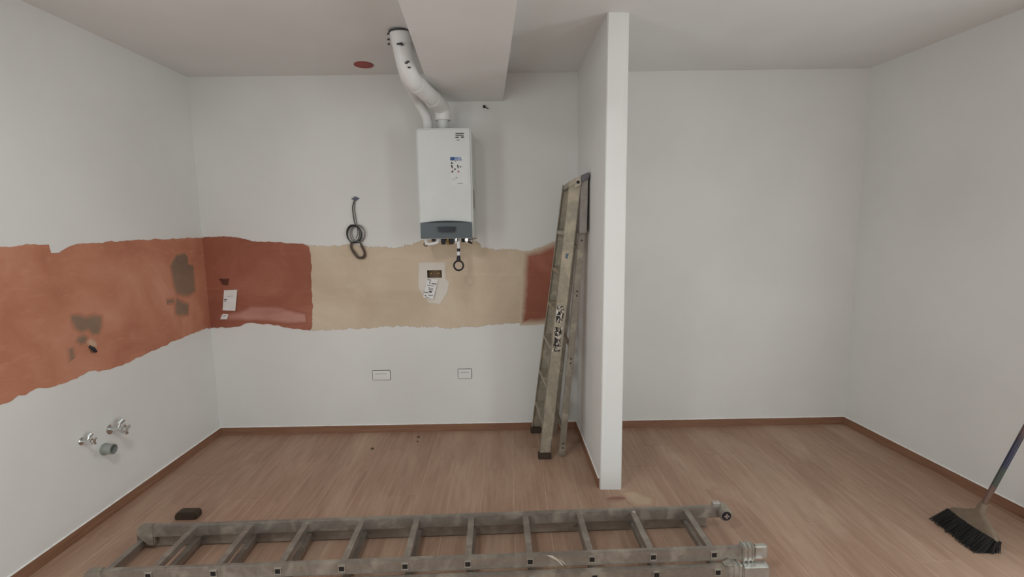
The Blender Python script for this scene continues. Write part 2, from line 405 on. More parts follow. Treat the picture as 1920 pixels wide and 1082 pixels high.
coat('beige_plaster_band', [(-1.51, 1.487), (-1.334, 1.465), (-1.173, 1.483), (-1.054, 1.461), (-.854, 1.45), (-.732, 1.468), (-.651, 1.499), (-.229, 1.492), (-.19, 1.44), (-.09, 1.426), (.152, 1.414), (.334, 1.444), (.394, 1.167), (.278, .879), (.187, .868), (.023, .862), (-.224, .837), (-.43, .828), (-.717, .845), (-.963, .849), (-1.291, .83), (-1.516, .825)],
     onB, NB, 'beige', wall_back, rim=.022, jit=.004, step=.06, hole=(bx, bzz), label='smooth beige skim coat below the boiler')
coat('orange_plaster_band', [(-2.303, 1.544), (-2.127, 1.557), (-2.079, 1.552), (-1.891, 1.514), (-1.533, 1.492), (-1.494, 1.472), (-1.487, 1.399), (-1.501, 1.074), (-1.51, .867), (-1.525, .825), (-1.679, .849), (-1.86, .885), (-2.023, .892), (-2.065, .868), (-2.27, .863), (-2.303, .859)],
     onB, NB, 'orange_back', wall_back, rim=.008, lift=.0026, jit=.005, label='dark orange undercoat in the left corner of the back wall')
coat('orange_plaster_band', [(.14, 1.382), (.233, 1.401), (.354, 1.452), (.443, 1.458), (.434, .885), (.27, .879), (.105, .861), (.128, 1.13)],
     onB, NB, 'orange_soft', wall_back, rim=.03, lift=.0026, jit=.003, step=.08, label='orange undercoat strip behind the stepladder')
coat('white_filler_patch', [(-.677, 1.334), (-.588, 1.338), (-.480, 1.335), (-.478, 1.30), (-.478, 1.213), (-.452, 1.18), (-.471, 1.098), (-.526, 1.017), (-.608, 1.026), (-.647, 1.077), (-.685, 1.143)],
     onB, NB, 'white_patch', wall_back, rim=.008, lift=.0022, jit=.002, step=.05, hole=(bx, bzz))
coat('pink_filler_smear', [(-2.215, .955), (-2.056, .975), (-1.97, 1.015), (-1.768, 1.012), (-1.64, .972), (-1.56, .955), (-1.555, .895), (-1.69, .890), (-1.86, .915), (-2.16, .925)], onB, NB, 'pink_patch', wall_back, rim=.017, lift=.0045, step=.12, jit=.003)
coat('dark_recess_stain', [(-2.191, 1.24), (-2.111, 1.239), (-2.127, 1.186), (-2.167, 1.191)], onB, NB, 'recess_shade', wall_back, rim=.004, lift=.0045, jit=.003)  # flat dark coat drawn for a recess, its inner shade painted on
for nm, pts, mt in (
    ('cement_patch', [(2.571, 1.173), (2.625, 1.163), (2.656, 1.145), (2.709, 1.15), (2.757, 1.132), (2.749, 1.079), (2.729, 1.041), (2.684, 1.048), (2.664, 1.079), (2.619, 1.074), (2.584, 1.105), (2.572, 1.136)], 'grey_patch'),
    ('cement_patch', [(2.583, 1.033), (2.599, 1.052), (2.627, 1.058), (2.648, 1.041), (2.637, 1.014), (2.603, 1.011)], 'grey_patch'),
    ('cement_patch', [(2.531, 1.003), (2.556, 1.005), (2.556, .959), (2.528, .939)], 'grey_patch'),
    ('cement_patch', [(3.388, 1.391), (3.439, 1.438), (3.526, 1.448), (3.562, 1.416), (3.555, 1.367), (3.613, 1.351), (3.606, 1.227), (3.609, 1.167), (3.52, 1.141), (3.409, 1.168), (3.381, 1.234), (3.376, 1.308), (3.363, 1.364)], 'grey_patch'),
    ('cement_patch', [(3.377, 1.099), (3.394, 1.14), (3.473, 1.098), (3.517, 1.083), (3.5, 1.009), (3.403, 1.019), (3.373, 1.04)], 'grey_patch'),
    ('cement_patch', [(3.292, 1.141), (3.367, 1.141), (3.369, 1.118), (3.3, 1.125)], 'grey_patch'),
    ('filler_patch', [(2.644, 1.013), (2.673, 1.024), (2.698, 1.0), (2.701, .975), (2.666, .978)], 'cream_patch')):
    coat(nm, pts, onL, NL, mt, wall_left, rim=.018, lift=.0026, jit=.002, step=.04)

coat('floor_stain', [(.555, 2.735), (.60, 2.755), (.66, 2.75), (.675, 2.728), (.63, 2.712), (.57, 2.715)], lambda q: (q[0], q[1], 0), (0, 0, 1), 'stain', fl, rim=.012, jit=.004)
coat('dust_smear', [(.66, 2.79), (.74, 2.80), (.82, 2.72), (.80, 2.66), (.72, 2.66), (.69, 2.72)], lambda q: (q[0], q[1], 0), (0, 0, 1), 'dust', fl, rim=.03, jit=.004, step=.08)

# ------------------------------------------------------------------ extension ladder lying on the floor
th = .026; LO = Vector((0, 2.056, 0)); LU = Vector((math.cos(th), math.sin(th), 0)); LV = Vector((-math.sin(th), math.cos(th), 0))
lad = thing('extension_ladder', 'long dusty aluminium extension ladder lying flat across the floor', 'ladder', LO)
lad.rotation_euler = (0, 0, th)     # parts below are in the ladder's own frame: x along, y across, z up
TZ, BZ = (.070, .134), (.004, .067)
def rail(u0, u1, v0, v1, z):
    m = MB().box((u0, v0, z[0]), (u1, v1, z[1])); return m.build('rail', 'alu_floor', lad, bevel=.005)
rail(-1.87, 1.13, 0, .025, TZ); rail(-1.87, 1.10, .327, .352, TZ)
rail(-1.91, 1.04, -.029, -.003, BZ); rail(-1.91, 1.04, .355, .381, BZ)
rung0 = None
def rung(u, v0, v1, z):
    m = MB().sqtube((0, 0, 0), (0, v1 - v0, 0), .0145, .003); r = m.build('rung', 'alu_floor', lad); r.location = (u, v0, z)
    q = MB().box((-.0112, .0015, -.0112), (.0112, .004, .0112)).build('rung_end_shade', 'hollow', r)  # dark plug in the tube end; the hollow's shade is its colour
    MB().sqtube((0, -.001, 0), (0, .004, 0), .0150, .0032).build('rung_flange', 'alu_bright', r)
    return r
def copy_rung(r, u):
    c = r.copy(); COL.objects.link(c); c.parent = lad; c.location.x = u
    for k in r.children:
        d = k.copy(); COL.objects.link(d); d.parent = c
rt = rung(.918, -.004, .355, .103); rb = rung(.925, -.033, .384, .037)
for k in range(1, 10): copy_rung(rt, .918 - .28 * k)
for k in range(1, 11): copy_rung(rb, .925 - .28 * k)
# crumpled aluminium end sleeves on the near rails
def sleeve(u0, u1, v0, v1, z0, z1, ridges, name='end_sleeve'):
    m = MB().box((u0, v0, z0), (u1, v1, z1)); o = m.build(name, 'alu_bright', lad, bevel=.006)
    for u in ridges:
        q = .0045
        MB().box((u - .005, v0 - q, z0 - .001), (u + .005, v1 + q, z1 + q)).build('ridge', 'alu_bright', o, bevel=.004)
sleeve(1.045, 1.105, -.006, .031, .066, .142, (1.055, 1.075, 1.095))
sleeve(1.105, 1.168, -.002, .027, .072, .136, ())
sleeve(.965, 1.040, -.036, .003, .002, .071, (.975, .998, 1.021))
sleeve(1.040, 1.160, -.040, .006, .002, .064, ())
MB().prism([(.955, -.036, .072), (.985, -.036, .085), (1.0, -.036, .071)], (0, .03, 0)).build('sleeve_tab', 'alu_bright', lad)
# wall wheel on the far rail
o = MB().tube([(1.118, .300, .100), (1.118, .375, .100)], .034, 24).build('wall_wheel', 'alu_rear', lad, bevel=.004, smooth=True)
MB().tube([(1.118, .297, .098), (1.118, .301, .098)], .024, 20).build('wheel_hub', 'black', o, smooth=True)
MB().box((1.114, .294, .085), (1.122, .297, .111)).box((1.105, .294, .094), (1.131, .297, .102)).build('hub_screw', 'chrome', o)
MB().box((1.06, .335, .130), (1.10, .36, .150)).build('wheel_bracket', 'alu_bright', lad, bevel=.003)
# rounded end caps on the left rail ends
for v0, v1 in ((-.002, .027), (.325, .354)):
    MB().prism([(-1.80, v0, .138), (-1.86, v0, .138), (-1.885, v0, .115), (-1.885, v0, .09), (-1.865, v0, .058), (-1.835, v0, .030), (-1.80, v0, .028)], (0, v1 - v0, 0)).build('end_cap', 'alu_rear', lad, bevel=.006)
# plaster splashes on the rails
def splash(pts, nm='plaster_splash'):
    MB().prism(pts, (0, -.0015, 0)).build(nm, 'splash', lad)
splash([(.150, 0, .132), (.175, 0, .130), (.200, 0, .112), (.215, 0, .098), (.228, 0, .078), (.222, 0, .078), (.205, 0, .098), (.192, 0, .108), (.165, 0, .124)])
splash([(.205, 0, .112), (.225, 0, .100), (.240, 0, .082), (.232, 0, .086), (.218, 0, .101)])
splash([(.63, .327, .125), (.645, .327, .126), (.66, .327, .100), (.652, .327, .098)])

# dark rubber block behind the ladder
o = MB().prism([(-.062, -.03, 0), (.060, -.03, 0), (.062, -.03, .030), (.055, -.03, .042), (-.045, -.03, .043), (-.060, -.03, .030)], (0, .06, 0)).build('rubber_foot', 'dark_brown', bevel=.006)
o.location = (-1.825, 2.625, 0); tag(o, 'dark brown rubber ladder foot lying on floor behind the ladder', 'rubber foot')

# ------------------------------------------------------------------ folded stepladder leaning on the partition
st = thing('stepladder', 'folded plaster-stained aluminium stepladder leaning against the white partition', 'stepladder', (.23, 3.24, 0))
Nn = lambda s: Vector((.193 + .205 * s, 3.245 - .03 * s, .02 + 1.86 * s))
Ff = lambda s: Vector((.160 + .228 * s, 3.700 - .18 * s, .02 + 1.86 * s))
def cstile(fn, sgn, name):   # C-section stile with flanges turned inward
    a, b = fn(0), fn(1); W = Vector((.077, 0, -.008)); T = Vector((0, .004 * sgn, 0)); Fg = Vector((0, .024 * sgn, 0)); e = W.normalized() * .004
    m = MB(); m.hexa([a, a + W, a + W + T, a + T, b, b + W, b + W + T, b + T])
    m.hexa([a, a + e, a + e + Fg, a + Fg, b, b + e, b + e + Fg, b + Fg])
    c, d = a + W, b + W; m.hexa([c - e, c, c + Fg, c - e + Fg, d - e, d, d + Fg, d - e + Fg])
    return child(m, name, 'alu_step', st)
cstile(Nn, 1, 'front_stile'); cstile(Ff, -1, 'front_stile')
for z in (.24, .50, .77, 1.03, 1.28, 1.54):
    s = (z - .02) / 1.86; a = Nn(s) + Vector((.002, .004, 0)); b = Ff(s) + Vector((.002, -.004, 0)); W = Vector((.072, 0, 0)); t = Vector((0, 0, .026))
    m = MB().hexa([a, a + W, b + W, b, a + t, a + W + t, b + W + t, b + t]); tr = child(m, 'tread', 'alu_step', st, bevel=.003)
# feet
for fn, sg in ((Nn, 1), (Ff, -1)):
    a = fn(0) + Vector((-.006, -.006 * sg, -.02)); m = MB().box(a, a + Vector((.090, .036 * sg, .048))); child(m, 'rubber_foot', 'dark_brown', st, bevel=.004)
# rear frame
Rn = lambda s: Vector((.329 + .139 * s, 3.255, .02 + 1.56 * s)); Rf = lambda s: Vector((.312 + .145 * s, 3.66 - .10 * s, .02 + 1.56 * s))
for fn, sg in ((Rn, 1), (Rf, -1)):
    a, b = fn(0), fn(1); W = Vector((.043, 0, -.004)); T = Vector((0, .024 * sg, 0))
    rs = child(MB().hexa([a, a + W, a + W + T, a + T, b, b + W, b + W + T, b + T]), 'rear_stile', 'alu_rear', st, bevel=.003)
    c = b + Vector((0, -.002 * sg, -.01)); pr = [c, c + Vector((.044, 0, 0)), c + Vector((.042, 0, .04)), c + Vector((.030, 0, .078)), c + Vector((.012, 0, .085)), c + Vector((.002, 0, .06))]
    child(MB().prism(pr, (0, .028 * sg, 0)), 'stile_end_cap', 'panel', st, bevel=.003)
    if sg > 0:
        for s in (.035, .055, .42, .44, .715, .735, .95):
            q = fn(s) + Vector((.024, -.0025, 0)); child(MB().tube([q, q + Vector((0, .004, 0))], .0055, 10), 'rivet', 'black', st)
for s in (.12, .5, .92):
    a, b = Rn(s) + Vector((.012, .02, 0)), Rf(s) + Vector((.012, -.02, 0)); child(MB().sqtube(a, b, .011, .002), 'rear_brace', 'alu_rear', st)
# top: hinge head across both stiles, with white hinge plate, pivot hole and dark end pad
def wedge(x0, x1, z0a, z0b, th_, y0, y1): return MB().prism([(x0, y0, z0a - th_), (x1, y0, z0b - th_), (x1, y0, z0b), (x0, y0, z0a)], (0, y1 - y0, 0))
child(wedge(.392, .435, 1.874, 1.897, .035, 3.205, 3.525), 'top_cap', 'alu_step', st, bevel=.003)
child(wedge(.433, .474, 1.896, 1.916, .062, 3.200, 3.525), 'hinge_plate', 'splash', st, bevel=.004)
child(wedge(.470, .524, 1.914, 1.936, .042, 3.198, 3.515), 'end_pad', 'lilac', st, bevel=.005)
child(MB().tube([(.452, 3.197, 1.872), (.452, 3.201, 1.872)], .0105, 16), 'pivot_hole', 'black', st)
child(MB().hexa([(.463, 3.216, 1.55), (.512, 3.216, 1.55), (.512, 3.50, 1.55), (.463, 3.50, 1.55), (.472, 3.216, 1.90), (.520, 3.216, 1.90), (.520, 3.50, 1.90), (.472, 3.50, 1.90)]), 'head_bracket', 'plate_dark', st, bevel=.003)
# stuck-on remains: torn label, blue paint spot, pale plaster
def sticker(s0, s1, a0, a1, mat, nm, wob=.006):
    n = 7; P = []; Q = []
    for i in range(n):
        s = s0 + (s1 - s0) * i / (n - 1); p = Nn(s); j = lambda: random.uniform(-wob, wob)
        P.append(p + Vector((a0 + j(), -.0008, 0))); Q.append(p + Vector((a1 + j(), -.0008, 0)))
    child(MB().prism(P + Q[::-1], (0, -.0012, 0)), nm, mat, st)
sticker(.505, .565, .012, .060, 'torn_label', 'torn_label'); sticker(.400, .490, .012, .062, 'torn_label', 'torn_label')
sticker(.735, .752, .030, .048, 'blue_spot', 'paint_spot'); 
sticker(.815, .90, .018, .058, 'paper', 'plaster_smear', .004) if False else None

# ------------------------------------------------------------------ wall-hung boiler
BO = Vector((-.42, 3.60, 1.52))
bo = thing('wall_boiler', 'white wall-hung gas boiler with dark grey control panel', 'boiler', BO)
fx0, fx1, fy, bz0, bz1 = -.607, -.236, 3.44, 1.522, 2.262
child(MB().box((fx0, fy, bz0), (fx1, D - .002, bz1)), 'casing', 'boiler', bo, bevel=.010, bseg=3)
n = 12; top = [(-.598 + .354 * i / n, 1.632 + .012 * math.sin(math.pi * i / n)) for i in range(n + 1)]
poly = [(-.598, 1.524)] + top + [(-.244, 1.524)]
m = MB(); fr = []; bk = []
for px_, pz in poly:
    bul = .020 * (1 - ((px_ + .421) / .18) ** 2); fr.append((px_, fy - .004 - max(0, bul), pz)); bk.append((px_, fy + .01, pz))
k = len(poly); m.add(fr + bk, [tuple(reversed(range(k))), tuple(range(k, 2 * k))] + [(i, (i + 1) % k, k + (i + 1) % k, k + i) for i in range(k)])
pan = child(m, 'control_panel', 'panel', bo)
child(MB().prism([(-.478, fy - .025, 1.602), (-.356, fy - .025, 1.602), (-.364, fy - .025, 1.567), (-.470, fy - .025, 1.567)], (0, .012, 0)), 'display', 'display', bo, bevel=.002)
child(MB().box((-.240, 3.55, 1.73), (-.231, 3.575, 1.86)), 'side_clip', 'plate_dark', bo)
# printed stickers on the casing (flat print)
def pr(x0, x1, z0, z1, mat, nm, par=bo, y=fy): return child(MB().box((x0, y - .0010, z0), (x1, y, z1)), nm, mat, par)
pr(-.382, -.262, 1.885, 2.075, 'label_sheet', 'energy_label')
def marks(rects, mat, nm):
    m = MB()
    for x0, x1, z0, z1 in rects: m.box((x0, fy - .0016, z0), (x1, fy - .0009, z1))
    child(m, nm, mat, bo)['kind'] = 'stuff'
marks([(-.380, -.352, 2.052, 2.070), (-.380, -.300, 2.048, 2.052)], 'ink_blue', 'label_header')
marks([(-.352, -.322, 2.054, 2.070), (-.318, -.306, 2.054, 2.070)], 'ink_paleblue', 'label_header_tint')
marks([(-.378, -.362, 2.026, 2.030), (-.374, -.366, 2.030, 2.038), (-.376, -.366, 2.004, 2.018), (-.372, -.364, 1.996, 2.006), (-.335, -.326, 2.004, 2.018), (-.332, -.324, 1.996, 2.004), (-.318, -.306, 2.002, 2.008), (-.356, -.344, 1.986, 1.994),
       (-.376, -.362, 1.968, 1.976), (-.350, -.340, 2.040, 2.043), (-.347, -.338, 1.930, 1.936), (-.372, -.350, 1.922, 1.924), (-.335, -.300, 1.894, 1.897)], 'ink', 'label_icons')
marks([(-.370, -.362, 1.976, 1.984), (-.334, -.320, 1.968, 1.974), (-.330, -.324, 1.974, 1.982)], 'ink_red', 'label_icons_red')
marks([(-.340, -.282, 2.222, 2.227), (-.340, -.286, 2.210, 2.215), (-.342, -.318, 2.196, 2.203), (-.304, -.284, 2.196, 2.204), (-.334, -.312, 2.180, 2.184)], 'ink', 'sticker_text')
# top collar and lower connections
child(MB().tube([(-.436, 3.56, 2.262), (-.436, 3.56, 2.268)], .034, 20), 'collar_seal', 'black', bo)
child(MB().tube([(-.436, 3.56, 2.268), (-.436, 3.56, 2.345)], .036, 24), 'flue_collar', 'boiler', bo, smooth=True)
child(MB().tube(fillet([(-.575, 3.50, 1.530), (-.575, 3.50, 1.484), (-.530, 3.50, 1.486), (-.490, 3.50, 1.496), (-.485, 3.50, 1.53)], .02), .0115, 10), 'white_hose', 'pipe', bo, smooth=True)
child(MB().ring((-.575, 3.497, 1.484), (0, 1, 0), .014, .004, 16, 6), 'hose_clip', 'cable_brown', bo, smooth=True)
for i, (x_, mt, ln, r_) in enumerate([(-.520, 'black', .022, .014), (-.455, 'black', .045, .017), (-.425, 'brass', .05, .013), (-.395, 'black', .044, .016), (-.365, 'chrome', .04, .013), (-.318, 'black', .032, .014), (-.285, 'chrome', .034, .014), (-.258, 'chrome', .028, .012)]):
    y_ = 3.50 + .025 * (i % 3)
    o = child(MB().tube([(x_, y_, 1.524), (x_, y_, 1.524 - ln * .6), (x_, y_, 1.524 - ln)], [r_, r_, r_ * .8], 12), 'pipe_connection', mt, bo, smooth=True)
    if mt in ('chrome', 'brass'): child(MB().tube([(x_, y_, 1.518), (x_, y_, 1.505)], r_ * 1.35, 6), 'union_nut', mt, bo)
child(MB().tube([(-.285, 3.50, 1.502), (-.250, 3.47, 1.486)], [.008, .006], 8), 'valve_lever', 'black', bo, smooth=True)
child(MB().tube([(-.262, 3.50, 1.512), (-.215, 3.49, 1.522)], [.007, .005], 8), 'valve_lever', 'chrome', bo, smooth=True)
fk = [(-.345, 3.48, 1.50), (-.345, 3.48, 1.452)]
child(MB().tube(fk, [.013, .011], 12), 'key_stem', 'pipe', bo, smooth=True)
child(MB().tube([(-.345, 3.48, 1.452), (-.3455, 3.48, 1.430)], .0115, 12), 'key_band', 'black', bo, smooth=True)
child(MB().tube([(-.3455, 3.48, 1.430), (-.346, 3.48, 1.403)], .0125, 12), 'key_stem', 'pipe', bo, smooth=True)
child(MB().tube([(-.346, 3.48, 1.403), (-.3475, 3.48, 1.365)], [.011, .016], 12), 'key_neck', 'black', bo, smooth=True)
child(MB().ring((-.348, 3.48, 1.331), (0, 1, 0), .033, .0065, 32, 10), 'key_ring', 'black', bo, smooth=True)

# ------------------------------------------------------------------ flue pipes
fp = thing('flue_pipe', 'white flue pipe bending from boiler collar up into the ceiling', 'pipe', (-.436, 3.56, 2.33))
path = fillet([(-.436, 3.56, 2.335), (-.437, 3.56, 2.42), (-.565, 3.01, 2.475), (-.592, 2.95, 2.70)], .10, 8)
child(MB().tube(path, .053, 28), 'pipe', 'pipe', fp, smooth=True)
def sleeve_on(p, q, r, nm, par, mat='pipe'): child(MB().tube([p, q], r, 28), nm, mat, par, smooth=True)
sleeve_on((-.584, 2.968, 2.635), (-.5915, 2.951, 2.694), .0555, 'ceiling_sleeve', fp)
sleeve_on((-.5915, 2.951, 2.692), (-.592, 2.95, 2.6995), .0585, 'ceiling_seal', fp, 'pipe_mark')
for a_, z_ in ((0, 2.685), (1, 2.655), (2, 2.63)):
    child(MB().tube([(-.645, 2.945, z_), (-.658, 2.943, z_ - .004)], [.007, .004], 8), 'clamp_screw', 'pipe_mark', fp)
d = (Vector((-.565, 3.01, 2.475)) - Vector((-.437, 3.56, 2.42))); e = Vector((-.437, 3.56, 2.42))
sleeve_on(e + d * .22, e + d * .34, .0555, 'joint_sleeve', fp)
sleeve_on(e + d * .70, e + d * .80, .0555, 'joint_sleeve', fp)
# dark printed marks on the pipe front
for (a, b, c_) in ((-.590, 2.907, 2.615), (-.575, 2.908, 2.618), (-.570, 2.909, 2.612), (-.545, 2.935, 2.53), (-.540, 2.939, 2.50), (-.553, 2.925, 2.52)):
    child(MB().box((a - .008, b - .006, c_ - .004), (a + .008, b + .004, c_ + .003)), 'printed_mark', 'pipe_mark', fp)
ap = thing('air_pipe', 'thinner white air pipe rising from boiler top behind the flue', 'pipe', (-.545, 3.60, 2.26))
child(MB().tube(fillet([(-.545, 3.60, 2.258), (-.548, 3.60, 2.36), (-.612, 3.58, 2.48), (-.620, 3.20, 2.53), (-.615, 3.08, 2.70)], .07, 8), .034, 24), 'pipe', 'pipe', ap, smooth=True)
sleeve_on((-.545, 3.60, 2.262), (-.5455, 3.60, 2.285), .040, 'socket', ap)

# ------------------------------------------------------------------ cable coil
cc = thing('cable_coil', 'coiled dark electrical cables hanging from small wall outlet left of boiler', 'cable', (-1.127, D, 1.82))
yy = D - .012
child(MB().tube([(-1.127, D, 1.819), (-1.127, D - .012, 1.819)], .016, 14), 'wall_outlet', 'conduit', cc)
child(MB().prism([(-1.160, D - .001, 1.819), (-1.127, D - .001, 1.806), (-1.094, D - .001, 1.822), (-1.127, D - .001, 1.834)], (0, -.006, 0)), 'outlet_rim', 'conduit', cc)
child(MB().tube(bz([(-1.130, yy, 1.815), (-1.150, yy, 1.76), (-1.148, yy, 1.70), (-1.142, yy, 1.65), (-1.130, yy - .01, 1.62)]), .0035, 8), 'cable', 'cable_dark', cc, smooth=True)
child(MB().tube(bz([(-1.127, yy, 1.815), (-1.136, yy, 1.75), (-1.130, yy, 1.68), (-1.123, yy, 1.62), (-1.120, yy - .01, 1.56), (-1.135, yy - .012, 1.53)]), .0035, 8), 'cable', 'cable_grey', cc, smooth=True)
for dx, dz, r_, sx, sy, mt, ty in ((-.010, 0, .066, .80, 1, 'cable_dark', 0), (-.004, -.004, .064, .84, 1, 'cable_dark', .006), (-.014, .003, .062, .78, 1.03, 'cable_dark', .010), (.018, -.002, .064, .86, 1, 'cable_grey', .004), (.026, .004, .060, .80, 1.02, 'cable_grey', .012)):
    child(MB().ring((-1.140 + dx, yy - ty, 1.560 + dz), (0, -1, .03), r_, .0035, 36, 7, sx, sy), 'cable_loop', mt, cc, smooth=True)
for q in range(3):
    oq = .006 * q
    child(MB().tube(bz([(-1.175 + oq, yy - .01, 1.50), (-1.178 + oq, yy - .008, 1.455), (-1.150 + oq, yy - .006, 1.40 + oq), (-1.120, yy - .006, 1.375 + oq), (-1.078 - oq, yy - .006, 1.380 + oq), (-1.070 - oq, yy - .006, 1.42), (-1.090 - oq, yy - .01, 1.475), (-1.105, yy - .012, 1.50)]), .0036, 8), 'cable_loop', 'cable_brown', cc, smooth=True)
child(MB().tube([(-1.165, yy - .012, 1.625), (-1.125, yy - .014, 1.615)], .006, 8), 'cable_tie', 'black', cc)

# ------------------------------------------------------------------ paper notes
def sheet(name, label, corners, y, curl, lines, mat='paper'):
    c = [Vector((a, 0, b)) for a, b in corners]; n = 6; V = []
    for j in range(n + 1):
        for i in range(n + 1):
            u, v_ = i / n, j / n
            p = (c[0] * (1 - u) + c[1] * u) * (1 - v_) + (c[3] * (1 - u) + c[2] * u) * v_
            V.append((p.x, y - .002 - curl * (v_ ** 2) - curl * .4 * abs(math.sin(3 * v_)) * .5 - curl * .3 * u, p.z))
    F = [(j * (n + 1) + i, j * (n + 1) + i + 1, (j + 1) * (n + 1) + i + 1, (j + 1) * (n + 1) + i) for j in range(n) for i in range(n)]
    k = len(V); V2 = [(x_, y_ + .0008, z_) for x_, y_, z_ in V]
    rim = [i for i in range(n + 1)] + [(j) * (n + 1) + n for j in range(1, n + 1)] + [n * (n + 1) + i for i in range(n - 1, -1, -1)] + [j * (n + 1) for j in range(n - 1, 0, -1)]
    F2 = [tuple(k + q for q in reversed(f)) for f in F] + [(rim[a], k + rim[a], k + rim[(a + 1) % len(rim)], rim[(a + 1) % len(rim)]) for a in range(len(rim))]
    root = thing(name, label, 'paper', (c[0].x, y, c[0].z)); child(MB().add(V + V2, F + F2), 'sheet', mat, root, smooth=True)
    m = MB()
    for (u0, u1, v0, v1) in lines:
        def P(u, v_):
            p = (c[0] * (1 - u) + c[1] * u) * (1 - v_) + (c[3] * (1 - u) + c[2] * u) * v_
            return Vector((p.x, y - .0035 - curl * (v_ ** 2) - curl * .4 * abs(math.sin(3 * v_)) * .5 - curl * .3 * u, p.z))
        m.prism([P(u0, v0), P(u1, v0), P(u1, v1), P(u0, v1)], (0, .0012, 0))
    if lines: child(m, 'pen_marks', 'ink', root)
    return root
sheet('paper_note', 'white paper slip stuck on the dark orange corner of back wall', [(-2.159, 1.150), (-2.057, 1.153), (-2.079, .993), (-2.176, .998)], D - .005, .012, [(.05, .30, .44, .48), (.08, .22, .52, .55), (.3, .7, .30, .31)])
sheet('paper_note', 'printed paper strip hanging from the brown wall box below boiler', [(-.617, 1.216), (-.532, 1.207), (-.574, 1.059), (-.651, 1.072)], D - .006, .010,
      [(.05, .40, .05, .08), (.30, .36, .12, .26), (.50, .95, .22, .26), (.12, .8, .34, .36), (.30, .75, .46, .49), (.35, .8, .54, .57), (.0, .40, .70, .74), (.45, .7, .62, .70), (.10, .28, .86, .90), (.45, .9, .82, .85), (.2, .6, .94, .96)])
sheet('paper_scrap', 'crumpled pale paper scrap below the white slip on orange wall', [(-2.183, .969), (-2.140, .966), (-2.150, .928), (-2.203, .928)], D - .006, .008, [(.3, .6, .3, .4)])

# recessed wall box
o = MB().box((bx[0] - .003, D - .002, bzz[0] - .003), (bx[1] + .003, D + .002, bzz[0]))
o.box((bx[0] - .003, D - .002, bzz[1]), (bx[1] + .003, D + .002, bzz[1] + .003)); o.box((bx[0] - .003, D - .002, bzz[0]), (bx[0], D + .045, bzz[1])); o.box((bx[1], D - .002, bzz[0]), (bx[1] + .003, D + .045, bzz[1]))
wb = thing('wall_box', 'open brown rectangular socket box recessed in white filler patch', 'socket box', (-.56, D, 1.2475))
child(o, 'box_rim', 'box_in', wb); child(MB().box((bx[0], D + .040, bzz[0]), (bx[1], D + .048, bzz[1])), 'box_back', 'box_in', wb)
for x_ in (-.590, -.53): child(MB().tube([(x_, D + .04, 1.25), (x_, D + .025, 1.25)], .006, 8), 'box_screw', 'brass', wb)

# blank switch plates
def plate(label, x0, x1, z0, z1, mods):
    r = thing('socket_plate', label, 'socket', ((x0 + x1) / 2, D, (z0 + z1) / 2), 'socket plates low on the back wall')
    child(MB().box((x0, D - .006, z0), (x1, D, z1)), 'cover', 'plate', r, bevel=.003)
    for a, b in mods: child(MB().box((a, D - .0075, z0 + .022), (b, D - .005, z1 - .022)), 'module', 'plate', r, bevel=.001)
    child(MB().box((mods[0][0] + .004, D - .0080, z1 - .030), (mods[-1][1] - .006, D - .0070, z1 - .026)), 'slot', 'slot_grey', r)
    return r
plate('wide white socket plate low on back wall below the cable coil', -1.070, -.930, .424, .504, [(-1.05, -1.002), (-1.0, -.952)])
plate('small white socket plate low on back wall below the boiler', -.405, -.297, .424, .504, [(-.388, -.352), (-.350, -.314)])

# small hook near the bulkhead, ceiling cap
hk = thing('wall_hook', 'tiny dark screw hook on back wall right of the flue pipe', 'hook', (-.155, D, 2.465))
child(MB().tube([(-.155, D, 2.467), (-.155, D - .012, 2.467)], .010, 12), 'hook_plug', 'dark_brown', hk)
child(MB().tube(bz([(-.155, D - .010, 2.465), (-.140, D - .025, 2.455), (-.125, D - .022, 2.447)]), .0035, 8), 'hook_wire', 'dark_brown', hk, smooth=True)
rc = thing('ceiling_outlet', 'round red brown cap on ceiling left of the flue', 'cap', (-.955, 3.525, H))
child(MB().tube([(-.955, 3.525, H), (-.955, 3.525, H - .004)], .062, 36), 'disc', 'red_cap', rc, smooth=True)
child(MB().ring((-.955, 3.525, H - .003), (0, 0, 1), .062, .003, 36, 8), 'rim', 'red_cap', rc, smooth=True)

# ------------------------------------------------------------------ water fittings on the left wall
def valve(label, y, z, sc, tilt):
    r = thing('water_valve', label, 'valve', (XL, y, z), 'chrome stop valves on the left wall')
    X = Vector((XL, y, z))
    child(MB().tube([X, X + Vector((.004, 0, 0)), X + Vector((.010, 0, 0))], [.026 * sc, .026 * sc, .016 * sc], 20), 'rosette', 'chrome', r, smooth=True)
    child(MB().tube([X + Vector((.008, 0, 0)), X + Vector((.070 * sc, 0, 0))], .0105 * sc, 14), 'valve_body', 'chrome', r, smooth=True)
    child(MB().tube([X + Vector((.042 * sc, 0, 0)), X + Vector((.042 * sc, .024 * sc, .030 * sc))], [.009 * sc, .008 * sc], 12), 'outlet', 'chrome', r, smooth=True)
    child(MB().tube([X + Vector((.036 * sc, .020 * sc, .024 * sc)), X + Vector((.050 * sc, .034 * sc, .042 * sc))], .014 * sc, 8), 'outlet_nut', 'chrome', r)
    h = X + Vector((.075 * sc, 0, 0)); kn = child(MB().tube([h, h + Vector((.016 * sc, 0, 0))], .012 * sc, 14), 'handle', 'chrome', r, smooth=True)
    for i in range(4):
        a = tilt + i * math.pi / 2; dv = Vector((0, math.cos(a), math.sin(a)))
        b = MB().tube([h + Vector((.008 * sc, 0, 0)) + dv * .008 * sc, h + Vector((.008 * sc, 0, 0)) + dv * .021 * sc, h + Vector((.008 * sc, 0, 0)) + dv * .029 * sc], [.006 * sc, .009 * sc, .0075 * sc], 10)
        child(b, 'handle_lobe', 'chrome', r, smooth=True)
